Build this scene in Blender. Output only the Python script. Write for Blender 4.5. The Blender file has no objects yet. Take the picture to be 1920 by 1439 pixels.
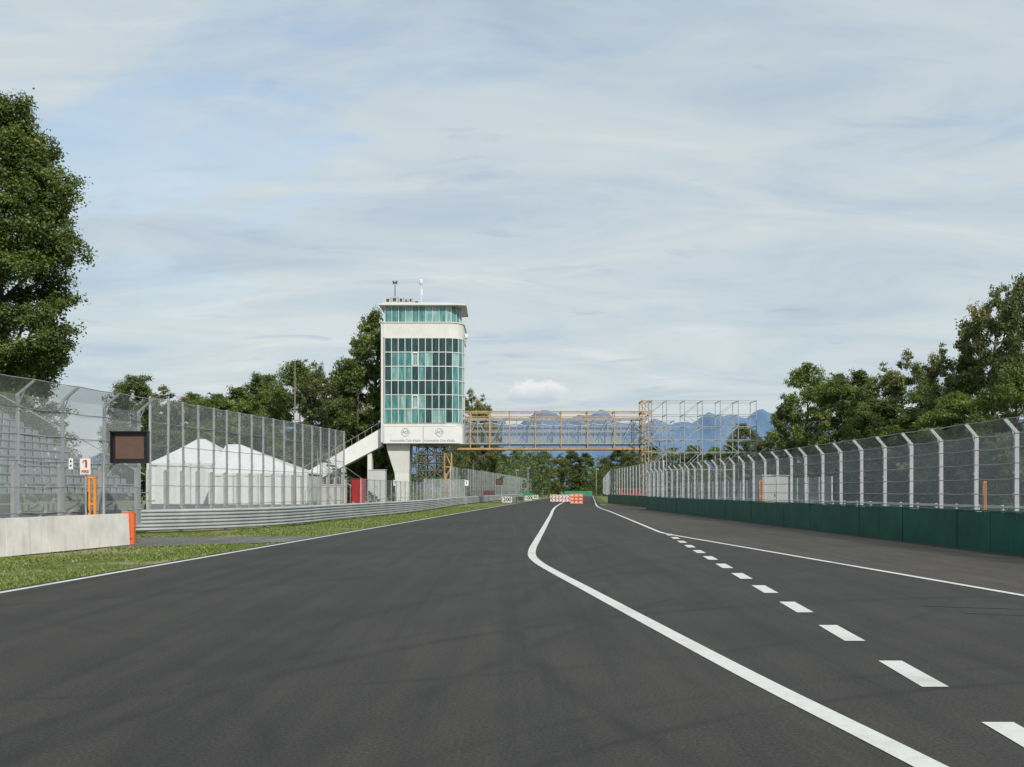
import bpy, math, random
import numpy as np
from mathutils import Vector, Matrix
rnd=random.Random(7)
S=bpy.context.scene
COL=S.collection
F=2000.0;H=1.6;HZ=920.0;CX=960.0
def gx(u,Y): return (u-CX)*Y/F
def gz(v,Y): return H+(HZ-v)*Y/F
def trackL(Y): return -9.23+0.0735*Y

# ---------------------------------------------------------------- materials
def nmat(name):
    m=bpy.data.materials.new(name); m.use_nodes=True
    nt=m.node_tree; nt.nodes.clear()
    out=nt.nodes.new('ShaderNodeOutputMaterial')
    return m,nt,out
def N(nt,t,**kw):
    n=nt.nodes.new(t)
    for k,v in kw.items(): setattr(n,k,v)
    return n
def math_(nt,op,a,b=None,c=None,clamp=False):
    n=nt.nodes.new('ShaderNodeMath'); n.operation=op; n.use_clamp=clamp
    for i,x in enumerate((a,b,c)):
        if x is None: continue
        if isinstance(x,(int,float)): n.inputs[i].default_value=x
        else: nt.links.new(x,n.inputs[i])
    return n.outputs[0]
def noise(nt,vec,scale,detail=4,rough=.55,dist=0.):
    n=nt.nodes.new('ShaderNodeTexNoise'); n.inputs['Scale'].default_value=scale
    n.inputs['Detail'].default_value=detail; n.inputs['Roughness'].default_value=rough
    n.inputs['Distortion'].default_value=dist
    if vec is not None: nt.links.new(vec,n.inputs['Vector'])
    return n.outputs['Fac']
def ramp(nt,fac,stops):
    r=nt.nodes.new('ShaderNodeValToRGB'); nt.links.new(fac,r.inputs[0])
    e=r.color_ramp.elements
    while len(e)<len(stops): e.new(.5)
    for i,(p,c) in enumerate(stops):
        e[i].position=p; e[i].color=(c[0],c[1],c[2],1) if not isinstance(c,(int,float)) else (c,c,c,1)
    return r.outputs[0]
def mixc(nt,fac,a,b,mode='MIX'):
    n=nt.nodes.new('ShaderNodeMixRGB'); n.blend_type=mode
    for i,x in enumerate((fac,a,b)):
        if isinstance(x,(int,float)): n.inputs[i].default_value=x
        elif isinstance(x,tuple): n.inputs[i].default_value=(x[0],x[1],x[2],1)
        else: nt.links.new(x,n.inputs[i])
    return n.outputs[0]
def mapping(nt,vec,scale=(1,1,1),rot=(0,0,0),loc=(0,0,0)):
    n=nt.nodes.new('ShaderNodeMapping'); nt.links.new(vec,n.inputs[0])
    n.inputs['Scale'].default_value=scale; n.inputs['Rotation'].default_value=rot; n.inputs['Location'].default_value=loc
    return n.outputs[0]
def bsdf(nt,out,col,rough=.7,metal=0.,spec=.5,bumpfac=None,bump=.2,bdist=.02):
    p=nt.nodes.new('ShaderNodeBsdfPrincipled')
    if isinstance(col,tuple): p.inputs['Base Color'].default_value=(col[0],col[1],col[2],1)
    else: nt.links.new(col,p.inputs['Base Color'])
    if isinstance(rough,(int,float)): p.inputs['Roughness'].default_value=rough
    else: nt.links.new(rough,p.inputs['Roughness'])
    p.inputs['Metallic'].default_value=metal
    p.inputs['Specular IOR Level'].default_value=spec
    if bumpfac is not None:
        b=nt.nodes.new('ShaderNodeBump'); b.inputs['Strength'].default_value=bump; b.inputs['Distance'].default_value=bdist
        nt.links.new(bumpfac,b.inputs['Height']); nt.links.new(b.outputs[0],p.inputs['Normal'])
    nt.links.new(p.outputs[0],out.inputs[0]); return p
def mat(name,col,rough=.6,metal=0.,var=.12,scale=2.,bump=.1,bscale=30.,spec=.5,streak=0.):
    m,nt,out=nmat(name)
    tc=N(nt,'ShaderNodeTexCoord').outputs['Object']
    f=noise(nt,tc,scale,6,.6)
    f=math_(nt,'MULTIPLY_ADD',f,2.4,-.7,clamp=True)
    lo=tuple(c*(1-var) for c in col); hi=tuple(min(1,c*(1+var)) for c in col)
    c=mixc(nt,f,lo,hi)
    if streak>0:
        sv=mapping(nt,tc,(3,3,.25))
        g=noise(nt,sv,2.5,5,.6)
        g=math_(nt,'MULTIPLY_ADD',g,3.,-1.5,clamp=True)
        c=mixc(nt,math_(nt,'MULTIPLY',g,streak),c,tuple(x*.45 for x in col))
    fb=noise(nt,tc,bscale,3)
    bsdf(nt,out,c,rough,metal,spec,fb,bump,.01)
    return m

def asphalt(name,base,tint,marks=True):
    m,nt,out=nmat(name)
    tc=N(nt,'ShaderNodeTexCoord').outputs['Object']
    big=noise(nt,tc,.16,5,.6)
    mid=noise(nt,mapping(nt,tc,(1,.35,1)),1.6,5,.65)
    fine=noise(nt,tc,38,3,.8)
    st=noise(nt,mapping(nt,tc,(2.6,.035,1),(0,0,.0735)),1.0,6,.7)
    T=lambda k:tuple(base*x*k for x in tint)
    col=mixc(nt,math_(nt,'MULTIPLY_ADD',big,3.2,-1.1,clamp=True),T(.80),T(1.2))
    col=mixc(nt,math_(nt,'MULTIPLY_ADD',st,4.,-1.5,clamp=True),mixc(nt,1.0,col,(.86,.86,.87),'MULTIPLY'),mixc(nt,1.0,col,(1.20,1.18,1.12),'MULTIPLY'))
    col=mixc(nt,math_(nt,'MULTIPLY_ADD',mid,4.,-1.5,clamp=True),mixc(nt,1.0,col,(.91,.91,.92),'MULTIPLY'),mixc(nt,1.0,col,(1.10,1.10,1.08),'MULTIPLY'))
    col=mixc(nt,math_(nt,'MULTIPLY_ADD',fine,3.4,-1.2,clamp=True),mixc(nt,1.0,col,(.50,.50,.50),'MULTIPLY'),mixc(nt,1.0,col,(1.6,1.6,1.56),'MULTIPLY'))
    if marks:
        sep=N(nt,'ShaderNodeSeparateXYZ'); nt.links.new(tc,sep.inputs[0])
        tot=None
        brk=noise(nt,mapping(nt,tc,(.5,.5,1)),.8,4,.7)
        for (cx,cy,R,w,k) in [(9,4,12.2,.16,.8),(9.35,4,13.0,.12,.6),(14,9,16.5,.2,.6),(-14,3,13,.14,.6),(-30,40,34,.25,.6),(6.5,1,8.2,.10,.9),(6.6,1,8.9,.09,.6),(22,13,22,.16,.7),(22,13,20.9,.12,.6),(-2,60,30,.25,.5),(40,-4,42.5,.14,.6),(-6,22,14,.12,.5)]:
            dx=math_(nt,'SUBTRACT',sep.outputs[0],cx); dy=math_(nt,'SUBTRACT',sep.outputs[1],cy)
            d=math_(nt,'SQRT',math_(nt,'ADD',math_(nt,'MULTIPLY',dx,dx),math_(nt,'MULTIPLY',dy,dy)))
            d=math_(nt,'ABSOLUTE',math_(nt,'SUBTRACT',d,R))
            g=math_(nt,'MULTIPLY',math_(nt,'SUBTRACT',1.,math_(nt,'DIVIDE',d,w),clamp=True),k)
            tot=g if tot is None else math_(nt,'MAXIMUM',tot,g)
        tot=math_(nt,'MULTIPLY',tot,math_(nt,'MULTIPLY_ADD',brk,4.,-1.4,clamp=True))
        col=mixc(nt,math_(nt,'MULTIPLY',tot,.8),col,T(.5))
    rg=math_(nt,'MULTIPLY_ADD',big,.25,.66)
    bsdf(nt,out,col,rg,0,.28,noise(nt,tc,140,3,.7),.4,.004)
    return m

def leafmat(name,stops,trans=.34):
    m,nt,out=nmat(name)
    a=N(nt,'ShaderNodeAttribute'); a.attribute_name='tint'
    c=ramp(nt,a.outputs['Fac'],stops)
    oi=N(nt,'ShaderNodeObjectInfo')
    v=math_(nt,'MULTIPLY_ADD',oi.outputs['Random'],.4,.9)
    hs=N(nt,'ShaderNodeHueSaturation'); nt.links.new(c,hs.inputs['Color']); nt.links.new(v,hs.inputs['Value']); hs.inputs['Saturation'].default_value=.9
    c=hs.outputs[0]
    d=N(nt,'ShaderNodeBsdfPrincipled'); nt.links.new(c,d.inputs['Base Color']); d.inputs['Roughness'].default_value=.5
    d.inputs['Specular IOR Level'].default_value=.4
    t=N(nt,'ShaderNodeBsdfTranslucent'); nt.links.new(mixc(nt,1.,c,(1.4,1.5,.5),'MULTIPLY'),t.inputs['Color'])
    mx=N(nt,'ShaderNodeMixShader'); mx.inputs[0].default_value=trans
    nt.links.new(d.outputs[0],mx.inputs[1]); nt.links.new(t.outputs[0],mx.inputs[2]); nt.links.new(mx.outputs[0],out.inputs[0])
    return m

def netmat(name,cell,frac,col):
    m,nt,out=nmat(name)
    uv=N(nt,'ShaderNodeUVMap').outputs[0]
    sep=N(nt,'ShaderNodeSeparateXYZ'); nt.links.new(uv,sep.inputs[0])
    def line(e):
        f=math_(nt,'FRACT',math_(nt,'DIVIDE',e,cell))
        f=math_(nt,'ABSOLUTE',math_(nt,'SUBTRACT',f,.5))
        return math_(nt,'GREATER_THAN',f,.5-frac/2)
    a=line(math_(nt,'ADD',sep.outputs[0],sep.outputs[1])); b=line(math_(nt,'SUBTRACT',sep.outputs[0],sep.outputs[1]))
    w=math_(nt,'MAXIMUM',a,b)
    p=N(nt,'ShaderNodeBsdfPrincipled'); p.inputs['Metallic'].default_value=.15; p.inputs['Roughness'].default_value=.5
    nv=noise(nt,uv,.6,4); nt.links.new(mixc(nt,nv,tuple(c*.75 for c in col),tuple(c*1.25 for c in col)),p.inputs['Base Color'])
    t=N(nt,'ShaderNodeBsdfTransparent')
    mx=N(nt,'ShaderNodeMixShader'); nt.links.new(w,mx.inputs[0]); nt.links.new(t.outputs[0],mx.inputs[1]); nt.links.new(p.outputs[0],mx.inputs[2])
    nt.links.new(mx.outputs[0],out.inputs[0]); return m

M_road=asphalt('track_asphalt',.0335,(1.05,1.01,.94))
M_pit=asphalt('pit_asphalt',.049,(1.10,1,.90),False)
M_path=asphalt('path_asphalt',.12,(1,1,.98),False)
def paintmat():
    m,nt,out=nmat('road_paint')
    tc=N(nt,'ShaderNodeTexCoord').outputs['Object']
    n1=noise(nt,tc,9,5,.7); n2=noise(nt,tc,.8,3)
    c=mixc(nt,math_(nt,'MULTIPLY_ADD',n1,2.5,-1.1,clamp=True),(.62,.62,.59),(.46,.46,.44))
    c=mixc(nt,math_(nt,'MULTIPLY_ADD',n2,3,-1.6,clamp=True),c,(.34,.34,.33))
    bsdf(nt,out,c,.6,0,.4,n1,.1,.003); return m
M_paint=paintmat()
def grassground():
    m,nt,out=nmat('grass_ground')
    tc=N(nt,'ShaderNodeTexCoord').outputs['Object']
    a=noise(nt,mapping(nt,tc,(1,.6,1)),.55,7,.7); b=noise(nt,tc,14,4,.75)
    c=mixc(nt,math_(nt,'MULTIPLY_ADD',b,2.5,-.8,clamp=True),(.055,.085,.018),(.15,.18,.045))
    dry=mixc(nt,b,(.22,.185,.11),(.34,.30,.20))
    c=mixc(nt,math_(nt,'MULTIPLY_ADD',a,6,-2.75,clamp=True),c,dry)
    bsdf(nt,out,c,.95,0,.1,b,.6,.03); return m
M_grass=grassground()
M_blade=leafmat('grass_blades',[(0,(.07,.11,.02)),(.6,(.15,.20,.035)),(1,(.28,.27,.09))],.3)
M_leafA=leafmat('foliage_dark',[(0,(.038,.062,.014)),(.4,(.082,.12,.024)),(.75,(.14,.175,.035)),(1,(.22,.20,.06))])
M_leafB=leafmat('foliage_bright',[(0,(.055,.09,.016)),(.4,(.115,.165,.030)),(.8,(.18,.225,.045)),(1,(.26,.25,.08))])
M_leafC=leafmat('foliage_olive',[(0,(.062,.080,.026)),(.45,(.12,.145,.042)),(.85,(.18,.185,.06)),(1,(.25,.20,.08))])
M_leafF=leafmat('foliage_far',[(0,(.045,.072,.026)),(.5,(.08,.12,.038)),(1,(.14,.16,.06))])
M_bark=mat('bark',(.10,.08,.06),.9,var=.4,scale=6,bump=.5)
M_galv=mat('galvanised_steel',(.44,.46,.47),.5,.25,var=.18,scale=3)
M_rail=mat('guardrail_steel',(.46,.48,.49),.5,.2,var=.2,scale=.8,streak=.25)
M_galvd=mat('weathered_steel',(.30,.32,.32),.5,.3,var=.25,scale=3)
M_postw=mat('painted_fence_post',(.50,.53,.54),.5,.2,var=.18,scale=2,streak=.15)
M_postg=mat('galvanised_fence_post',(.36,.39,.40),.5,.2,var=.2,scale=2)
M_conc=mat('pale_concrete',(.66,.64,.60),.85,var=.16,scale=1.5,bump=.25,streak=.5)
M_concp=mat('post_concrete',(.46,.45,.42),.85,var=.15,scale=3,bump=.25)
M_green=mat('green_barrier_paint',(.004,.095,.058),.5,var=.28,scale=1.2,bump=.1,streak=.4,spec=.25)
M_dark=mat('dark_steel',(.05,.05,.048),.6,.2,var=.3)
M_brown=mat('brown_scaffold_steel',(.13,.10,.07),.7,.1,var=.35,scale=2)
M_black=mat('black_plastic',(.012,.012,.014),.35,var=.2)
M_orange=mat('orange_paint',(.62,.13,.04),.5,var=.15,scale=4,streak=.15)
M_yorange=mat('amber_paint',(.72,.27,.03),.5,var=.12,scale=4)
M_tan=mat('ochre_scaffold_paint',(.40,.265,.125),.65,.1,var=.3,scale=2)
M_white=mat('white_render',(.60,.60,.57),.7,var=.07,scale=.8,bump=.05,streak=.2)
M_whitep=mat('white_panel',(.66,.66,.65),.5,var=.05,scale=1,bump=.02,streak=.05)
M_ramp=mat('grey_white_cladding',(.46,.47,.46),.6,var=.08,scale=.8,bump=.05,streak=.15)
M_frame=mat('window_frame_white',(.55,.59,.58),.5,var=.05)
M_tent=mat('tent_canvas',(.60,.61,.62),.6,var=.07,scale=1.2,bump=.15,bscale=2,streak=.1)
M_red=mat('red_paint',(.42,.015,.012),.45,var=.12)
M_text=mat('black_lettering',(.01,.01,.01),.5,var=.05)
M_logo=mat('grey_blue_lettering',(.16,.20,.26),.5,var=.05)
M_screen=mat('brown_screen',(.10,.055,.042),.6,var=.12,scale=5)
M_seat=mat('seat_metal',(.30,.32,.34),.5,.2,var=.25,scale=2)
M_net=netmat('chain_link',.055,.145,(.40,.43,.44))
M_netd=netmat('chain_link_dense',.05,.27,(.38,.41,.42))
M_netr=netmat('chain_link_bright',.06,.235,(.42,.45,.46))
M_netf=netmat('chain_link_far',.10,.25,(.38,.40,.40))
M_netl=netmat('chain_link_light',.10,.13,(.38,.40,.40))
M_netb=netmat('bridge_net',.12,.26,(.34,.35,.34))
def glass(name,a,b,rough=.06):
    m,nt,out=nmat(name)
    tc=N(nt,'ShaderNodeTexCoord').outputs['Object']
    f=noise(nt,mapping(nt,tc,(1.6,1.6,.35)),1.4,5,.6,.5)
    c=mixc(nt,math_(nt,'MULTIPLY_ADD',f,4,-1.6,clamp=True),a,b)
    g=noise(nt,mapping(nt,tc,(6,6,.2)),1.5,3,.5)
    c=mixc(nt,math_(nt,'MULTIPLY_ADD',g,5,-2.6,clamp=True),c,tuple(x*.3 for x in a))
    f2=noise(nt,tc,.9,3)
    bsdf(nt,out,c,rough,0,.7,f2,.06,.05); return m
G_dark=glass('dark_glass',(.004,.026,.028),(.018,.08,.08))
G_teal=glass('teal_glass',(.035,.16,.155),(.13,.33,.31))
G_lite=glass('pale_teal_glass',(.12,.29,.28),(.34,.50,.48),.15)

# ---------------------------------------------------------------- builders
class B:
    def __init__(s): s.v=[];s.f=[];s.m=[];s.uv=[]
    def quad(s,pts,mi=0,uv=None):
        i=len(s.v); s.v+= [tuple(p) for p in pts]; s.f.append(tuple(range(i,i+len(pts)))); s.m.append(mi)
        s.uv.append(uv if uv else [(0,0)]*len(pts)); return s
    def hexa(s,p,mi=0):
        i=len(s.v); s.v+=[tuple(x) for x in p]
        for q in ((0,3,2,1),(4,5,6,7),(0,1,5,4),(1,2,6,5),(2,3,7,6),(3,0,4,7)):
            s.f.append(tuple(i+k for k in q)); s.m.append(mi); s.uv.append([(0,0)]*4)
        return s
    def box(s,c,d,rz=0,mi=0):
        hx,hy,hz=d[0]/2,d[1]/2,d[2]/2; co,si=math.cos(rz),math.sin(rz); p=[]
        for z in (-hz,hz):
            for x,y in ((-hx,-hy),(hx,-hy),(hx,hy),(-hx,hy)):
                p.append((c[0]+x*co-y*si,c[1]+x*si+y*co,c[2]+z))
        return s.hexa(p,mi)
    def beam(s,p,q,w,h=None,mi=0):
        p=Vector(p);q=Vector(q);h=h or w;d=(q-p)
        if d.length<1e-6: return s
        d.normalize(); up=Vector((0,0,1)) if abs(d.z)<.95 else Vector((0,1,0))
        a=d.cross(up).normalized(); b=a.cross(d).normalized()
        P=[]
        for o in (p,q):
            for x,y in ((-1,-1),(1,-1),(1,1),(-1,1)): P.append(o+a*x*w/2+b*y*h/2)
        return s.hexa(P,mi)
    def tube(s,pts,rs,n=8,mi=0):
        pts=[Vector(p) for p in pts]; 
        if isinstance(rs,(int,float)): rs=[rs]*len(pts)
        base=len(s.v)
        for k,p in enumerate(pts):
            d=(pts[min(k+1,len(pts)-1)]-pts[max(k-1,0)]).normalized()
            up=Vector((0,0,1)) if abs(d.z)<.9 else Vector((0,1,0))
            a=d.cross(up).normalized(); b=a.cross(d).normalized()
            for j in range(n):
                t=2*math.pi*j/n; s.v.append(tuple(p+a*math.cos(t)*rs[k]+b*math.sin(t)*rs[k]))
        for k in range(len(pts)-1):
            for j in range(n):
                s.f.append((base+k*n+j,base+k*n+(j+1)%n,base+(k+1)*n+(j+1)%n,base+(k+1)*n+j)); s.m.append(mi); s.uv.append([(0,0)]*4)
        for k,rev in ((0,True),(len(pts)-1,False)):
            idx=[base+k*n+j for j in range(n)]
            s.f.append(tuple(reversed(idx)) if rev else tuple(idx)); s.m.append(mi); s.uv.append([(0,0)]*n)
        return s
    def prism(s,poly,z0,z1,mi=0):
        n=len(poly); i=len(s.v)
        s.v+=[(x,y,z0) for x,y in poly]+[(x,y,z1) for x,y in poly]
        s.f.append(tuple(i+k for k in reversed(range(n)))); s.f.append(tuple(i+n+k for k in range(n))); s.m+=[mi,mi]; s.uv+=[[(0,0)]*n]*2
        for k in range(n):
            s.f.append((i+k,i+(k+1)%n,i+n+(k+1)%n,i+n+k)); s.m.append(mi); s.uv.append([(0,0)]*4)
        return s
    def obj(s,name,mats,parent=None,org=(0,0,0),smooth=False,local=False):
        me=bpy.data.meshes.new(name)
        o3=(0,0,0) if local else org
        me.from_pydata([(x-o3[0],y-o3[1],z-o3[2]) for x,y,z in s.v],[],s.f)
        if not isinstance(mats,(list,tuple)): mats=[mats]
        for m in mats: me.materials.append(m)
        me.polygons.foreach_set('material_index',s.m)
        l=me.uv_layers.new(name='UVMap')
        l.data.foreach_set('uv',[c for f in s.uv for p in f for c in p])
        if smooth: me.polygons.foreach_set('use_smooth',[True]*len(s.f))
        me.update()
        o=bpy.data.objects.new(name,me); COL.objects.link(o)
        if parent: o.parent=parent
        else: o.location=org
        return o
def tag(o,label,cat,group=None):
    o['label']=label;o['category']=cat
    if group:o['group']=group
    return o
def thing(name,org,label,cat,group=None):
    e=bpy.data.objects.new(name,None); e.empty_display_size=.3; e.location=org; COL.objects.link(e)
    return tag(e,label,cat,group)
def struct(o): o['kind']='structure'; return o
def copy(o,parent=None,loc=None,rz=None):
    c=o.copy(); COL.objects.link(c)
    if parent is not None: c.parent=parent
    if loc is not None: c.location=loc
    if rz is not None: c.rotation_euler=(0,0,rz)
    return c
def textmesh(name,body,size,m,parent,loc,rot=(math.radians(90),0,0),bold=0.):
    cu=bpy.data.curves.new(name,'FONT'); cu.body=body; cu.size=size; cu.align_x='CENTER'; cu.align_y='CENTER'; cu.extrude=.004; cu.offset=bold
    t=bpy.data.objects.new('tmp',cu); COL.objects.link(t)
    bpy.context.view_layer.update()
    me=bpy.data.meshes.new_from_object(t.evaluated_get(bpy.context.evaluated_depsgraph_get()))
    bpy.data.objects.remove(t); me.materials.clear(); me.materials.append(m)
    o=bpy.data.objects.new(name,me); COL.objects.link(o); o.parent=parent; o.location=loc; o.rotation_euler=rot
    return o

# ---------------------------------------------------------------- ground, roads
b=B(); 
ys=[-300,0,40,100,200,400,900,2500,12000]
xs=[-9000,-1500,-300,-60,0,60,300,1500,9000]
for i in range(len(ys)-1):
    for j in range(len(xs)-1):
        b.quad([(xs[j],ys[i],-.03),(xs[j+1],ys[i],-.03),(xs[j+1],ys[i+1],-.03),(xs[j],ys[i+1],-.03)])
struct(b.obj('ground',M_grass))
Ysec=[-8,0,10,20,30,40,50,60,70,80,90,100,108,118]
b=B()
for a,c in zip(Ysec[:-1],Ysec[1:]):
    b.quad([(trackL(a)-.25,a,0),(13.6,a,0),(13.6,c,0),(trackL(c)-.25,c,0)])
def rightL(Y): return 8.53+.0735*(Y-106.7)
Y2=[118,140,170,210,260,320]
for a,c in zip(Y2[:-1],Y2[1:]):
    b.quad([(trackL(a)-.25,a,0),(rightL(a)+.4,a,0),(rightL(c)+.4,c,0),(trackL(c)-.25,c,0)])
struct(b.obj('road',M_road))
PR=[(-6,9.8),(0,9.25),(8,8.5),(16.2,7.76),(25.6,6.91),(40,5.62),(58,6.42),(80,7.38),(106.7,8.53),(117.5,9.32)]
b=B()
for (a,xa),(c,xc) in zip(PR[:-1],PR[1:]):
    b.quad([(xa,a,.004),(13.55,a,.004),(13.55,c,.004),(xc,c,.004)])
struct(b.obj('pit_lane',M_pit))
b=B()
b.quad([(-26,32,-.015),(-10.9,30.4,-.015),(-6.95,33.6,-.015),(-6.6,37.6,-.015),(-12.7,36.6,-.015),(-26,42,-.015)])
struct(b.obj('path',M_path))
def catmull(P,n=8):
    P=[Vector(p) for p in P]; P=[P[0]*2-P[1]]+P+[P[-1]*2-P[-2]]; out=[]
    for i in range(1,len(P)-2):
        for k in range(n):
            t=k/n; a,b_,c,d=P[i-1],P[i],P[i+1],P[i+2]
            out.append(.5*((2*b_)+(c-a)*t+(2*a-5*b_+4*c-d)*t*t+(3*b_-a-3*c+d)*t**3))
    out.append(P[-2]); return out
def strip(P,w,z,name,mt):
    b=B(); L=[]
    for i,p in enumerate(P):
        d=(P[min(i+1,len(P)-1)]-P[max(i-1,0)]).normalized(); n=Vector((-d.y,d.x))
        L.append((p+n*w/2,p-n*w/2))
    for (a,c),(e,f) in zip(L[:-1],L[1:]): b.quad([(c.x,c.y,z),(f.x,f.y,z),(e.x,e.y,z),(a.x,a.y,z)])
    return struct(b.obj(name,mt))
strip([Vector((trackL(y),y)) for y in list(range(-6,120,6))+[130,160,200,260,318]],.14,.005,'road_marking',M_paint)
strip(catmull([(2.75,3.0),(2.42,6.17),(2.057,9.14),(1.61,13.4),(1.21,17.3),(.837,20.9),(.60,23.5),(.494,26),(.56,29.1),(.775,33.7),(1.37,45.7),(2.4,66.7),(4.43,106.7),(9.3,178),(15,255)],8),.2,.005,'road_marking',M_paint)
strip(catmull([(x,y) for y,x in PR[:5]]+[(5.95,36),(5.66,39.6)],6)+catmull([(5.66,41),(6.42,58),(7.38,80),(8.53,106.7),(rightL(160),160),(rightL(220),220),(rightL(318),318)],5),.15,.009,'road_marking',M_paint)
b=B()
for k in range(13):
    y1=7.35+2.65*k; y0=y1-1.33
    X=lambda y:3.32+(y-7.03)*.0753
    b.quad([(X(y0)-.11,y0,.005),(X(y0)+.11,y0,.005),(X(y1)+.11,y1,.005),(X(y1)-.11,y1,.005)])
struct(b.obj('lane_marking',M_paint))
M_darkline=mat('dark_line',(.012,.012,.012),.5,var=.2)  # thin near-black strips laid across the track edge and pit lane
strip(catmull([(5.68,14.8),(6.1,14.6),(6.9,14.35),(8.2,14.0),(10,13.7)],5),.045,.012,'dark_line',M_darkline)
strip(catmull([(5.9,13.9),(6.6,13.6),(7.4,13.45),(9,13.2)],5),.035,.012,'dark_line',M_darkline)

# mountains
nx,ny=220,14
b=B(); 
def ridge(x):
    u=960+x/9000*2000
    v=786+8*math.sin(u*.021+1)+5*math.sin(u*.06)+4*math.sin(u*.13+2)+2.5*math.sin(u*.31)
    v-=14*math.exp(-((u-1012)/16)**2)+7*math.exp(-((u-1130)/25)**2)+10*math.exp(-((u-1440)/40)**2)
    return (920-v)*4.5
vs=[]
for j in range(ny):
    t=j/(ny-1)
    for i in range(nx):
        x=-3000+10000*i/(nx-1); 
        hh=ridge(x+ (1-t)*260*math.sin(x*.003+t*6))*(t**1.15)
        hh*=1+.10*math.sin(x*.011+t*9)*(1-t)
        vs.append((x,6500+2500*t,max(0,hh)-1))
b.v=vs
for j in range(ny-1):
    for i in range(nx-1):
        k=j*nx+i; b.f.append((k,k+1,k+nx+1,k+nx)); b.m.append(0); b.uv.append([(0,0)]*4)
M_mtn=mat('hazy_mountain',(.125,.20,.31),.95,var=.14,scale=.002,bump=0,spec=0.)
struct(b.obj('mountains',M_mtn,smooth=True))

# ---------------------------------------------------------------- foliage
def leafmesh(name,C,Rr,T,n,leaf,seed,m,squash=.75):
    r=np.random.RandomState(seed); C=np.array(C);Rr=np.array(Rr);T=np.array(T)
    K=7
    d=r.normal(size=(len(C),K,3)); d/=np.linalg.norm(d,axis=2)[...,None]
    rad=Rr[:,None]*(.35+.75*r.rand(len(C),K)); o=d*rad[...,None]; o[...,2]*=squash
    C2=(C[:,None,:]+o).reshape(-1,3); R2=(Rr[:,None]*(.26+.34*r.rand(len(C),K))).ravel(); T2=np.clip(T[:,None]+.11*r.normal(size=(len(C),K)),0,1).ravel()
    w=R2**2; idx=r.choice(len(C2),n,p=w/w.sum())
    d=r.normal(size=(n,3)); d/=np.linalg.norm(d,axis=1)[:,None]
    rad=R2[idx]*(.2+.95*r.rand(n)**.6)*(1+.28*r.normal(size=n))
    off=d*rad[:,None]; off[:,2]*=squash
    pos=C2[idx]+off
    nn=d*.6+r.normal(size=(n,3))*.55+np.array([0,0,.6]); nn/=np.linalg.norm(nn,axis=1)[:,None]
    q=r.normal(size=(n,3)); a=np.cross(nn,q); a/=np.linalg.norm(a,axis=1)[:,None]; c=np.cross(nn,a)
    s=leaf*(.6+.8*r.rand(n))[:,None]
    V=np.stack([pos-a*s,pos+c*s*.6,pos+a*s,pos-c*s*.6],1).reshape(-1,3)
    tint=np.clip(T2[idx]+.14*r.normal(size=n),0,1)
    return rawmesh(name,V,tint,n,m)
def rawmesh(name,V,tint,n,m):
    me=bpy.data.meshes.new(name)
    me.vertices.add(4*n); me.vertices.foreach_set('co',V.astype(np.float32).ravel())
    me.loops.add(4*n); me.loops.foreach_set('vertex_index',np.arange(4*n,dtype=np.int32))
    me.polygons.add(n); me.polygons.foreach_set('loop_start',np.arange(0,4*n,4,dtype=np.int32))
    me.update(calc_edges=True)
    at=me.attributes.new('tint','FLOAT','FACE'); at.data.foreach_set('value',tint.astype(np.float32))
    me.materials.append(m); return me
def treeproto(seed,Ht,prof,nc,cr,nl,leaf,m,t0=.18,lobes=.25):
    r=random.Random(seed); C=[];R=[];T=[]
    hs=[p[0] for p in prof]; rs=[p[1] for p in prof]
    ph=[r.uniform(0,6.28) for _ in range(4)]
    def rad(t,a): 
        x=np.interp(t,hs,rs)
        return x*(1+lobes*(.5*math.sin(2*a+ph[0]+5*t)+.35*math.sin(3*a+ph[1]-9*t)+.3*math.sin(5*a+ph[2]+14*t)))
    rm=max(rs)
    while len(C)<nc:
        t=r.uniform(t0,1.0); a=r.uniform(0,6.283)
        if r.random()>.25+.75*np.interp(t,hs,rs)/rm: continue
        Rm=rad(t,a); k=cr*r.uniform(.55,1.35)
        rr=max(0,Rm-k*.55)*r.uniform(.3,1)**.5
        C.append((rr*math.cos(a),rr*math.sin(a),min(t*Ht,Ht-k*.5))); R.append(k); T.append(min(1,max(0,r.gauss(.42,.15))))
    crown=leafmesh('crown',C,R,T,nl,leaf,seed,m)
    b=B(); top=Ht*.82; r0=Ht*.022
    bend=[(r.uniform(-.15,.15),r.uniform(-.15,.15)) for _ in range(6)]
    tp=[(bend[i][0]*i*.3,bend[i][1]*i*.3,top*i/5) for i in range(6)]
    b.tube(tp,[r0*1.35,r0,r0*.8,r0*.6,r0*.38,r0*.15],9)
    for k in r.sample(range(nc),min(nc,26)):
        cx,cy,cz=C[k]; z0=max(Ht*.12,cz-Ht*r.uniform(.08,.22)); z0=min(z0,top*.95)
        f=z0/top*5; i=min(4,int(f)); q=f-i
        s0=(tp[i][0]*(1-q)+tp[i+1][0]*q,tp[i][1]*(1-q)+tp[i+1][1]*q,z0)
        mid=(s0[0]*.45+cx*.55,s0[1]*.45+cy*.55,s0[2]*.6+cz*.4)
        rr=r0*.42*(1-.6*z0/top)
        b.tube([s0,mid,(cx,cy,cz)],[rr,rr*.65,rr*.2],6)
    trunk=b.obj('trunk',M_bark,smooth=True); tm=trunk.data; bpy.data.objects.remove(trunk)
    return tm,crown
def plant(pr,X,Y,sx,sz,rz,label,group=None):
    e=thing('tree',(X,Y,-.05),label,'tree',group)
    for nm,me in (('trunk',pr[0]),('crown',pr[1])):
        o=bpy.data.objects.new(nm,me); COL.objects.link(o); o.parent=e
    e.scale=(sx,sx,sz); e.rotation_euler=(0,0,rz); return e
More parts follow.
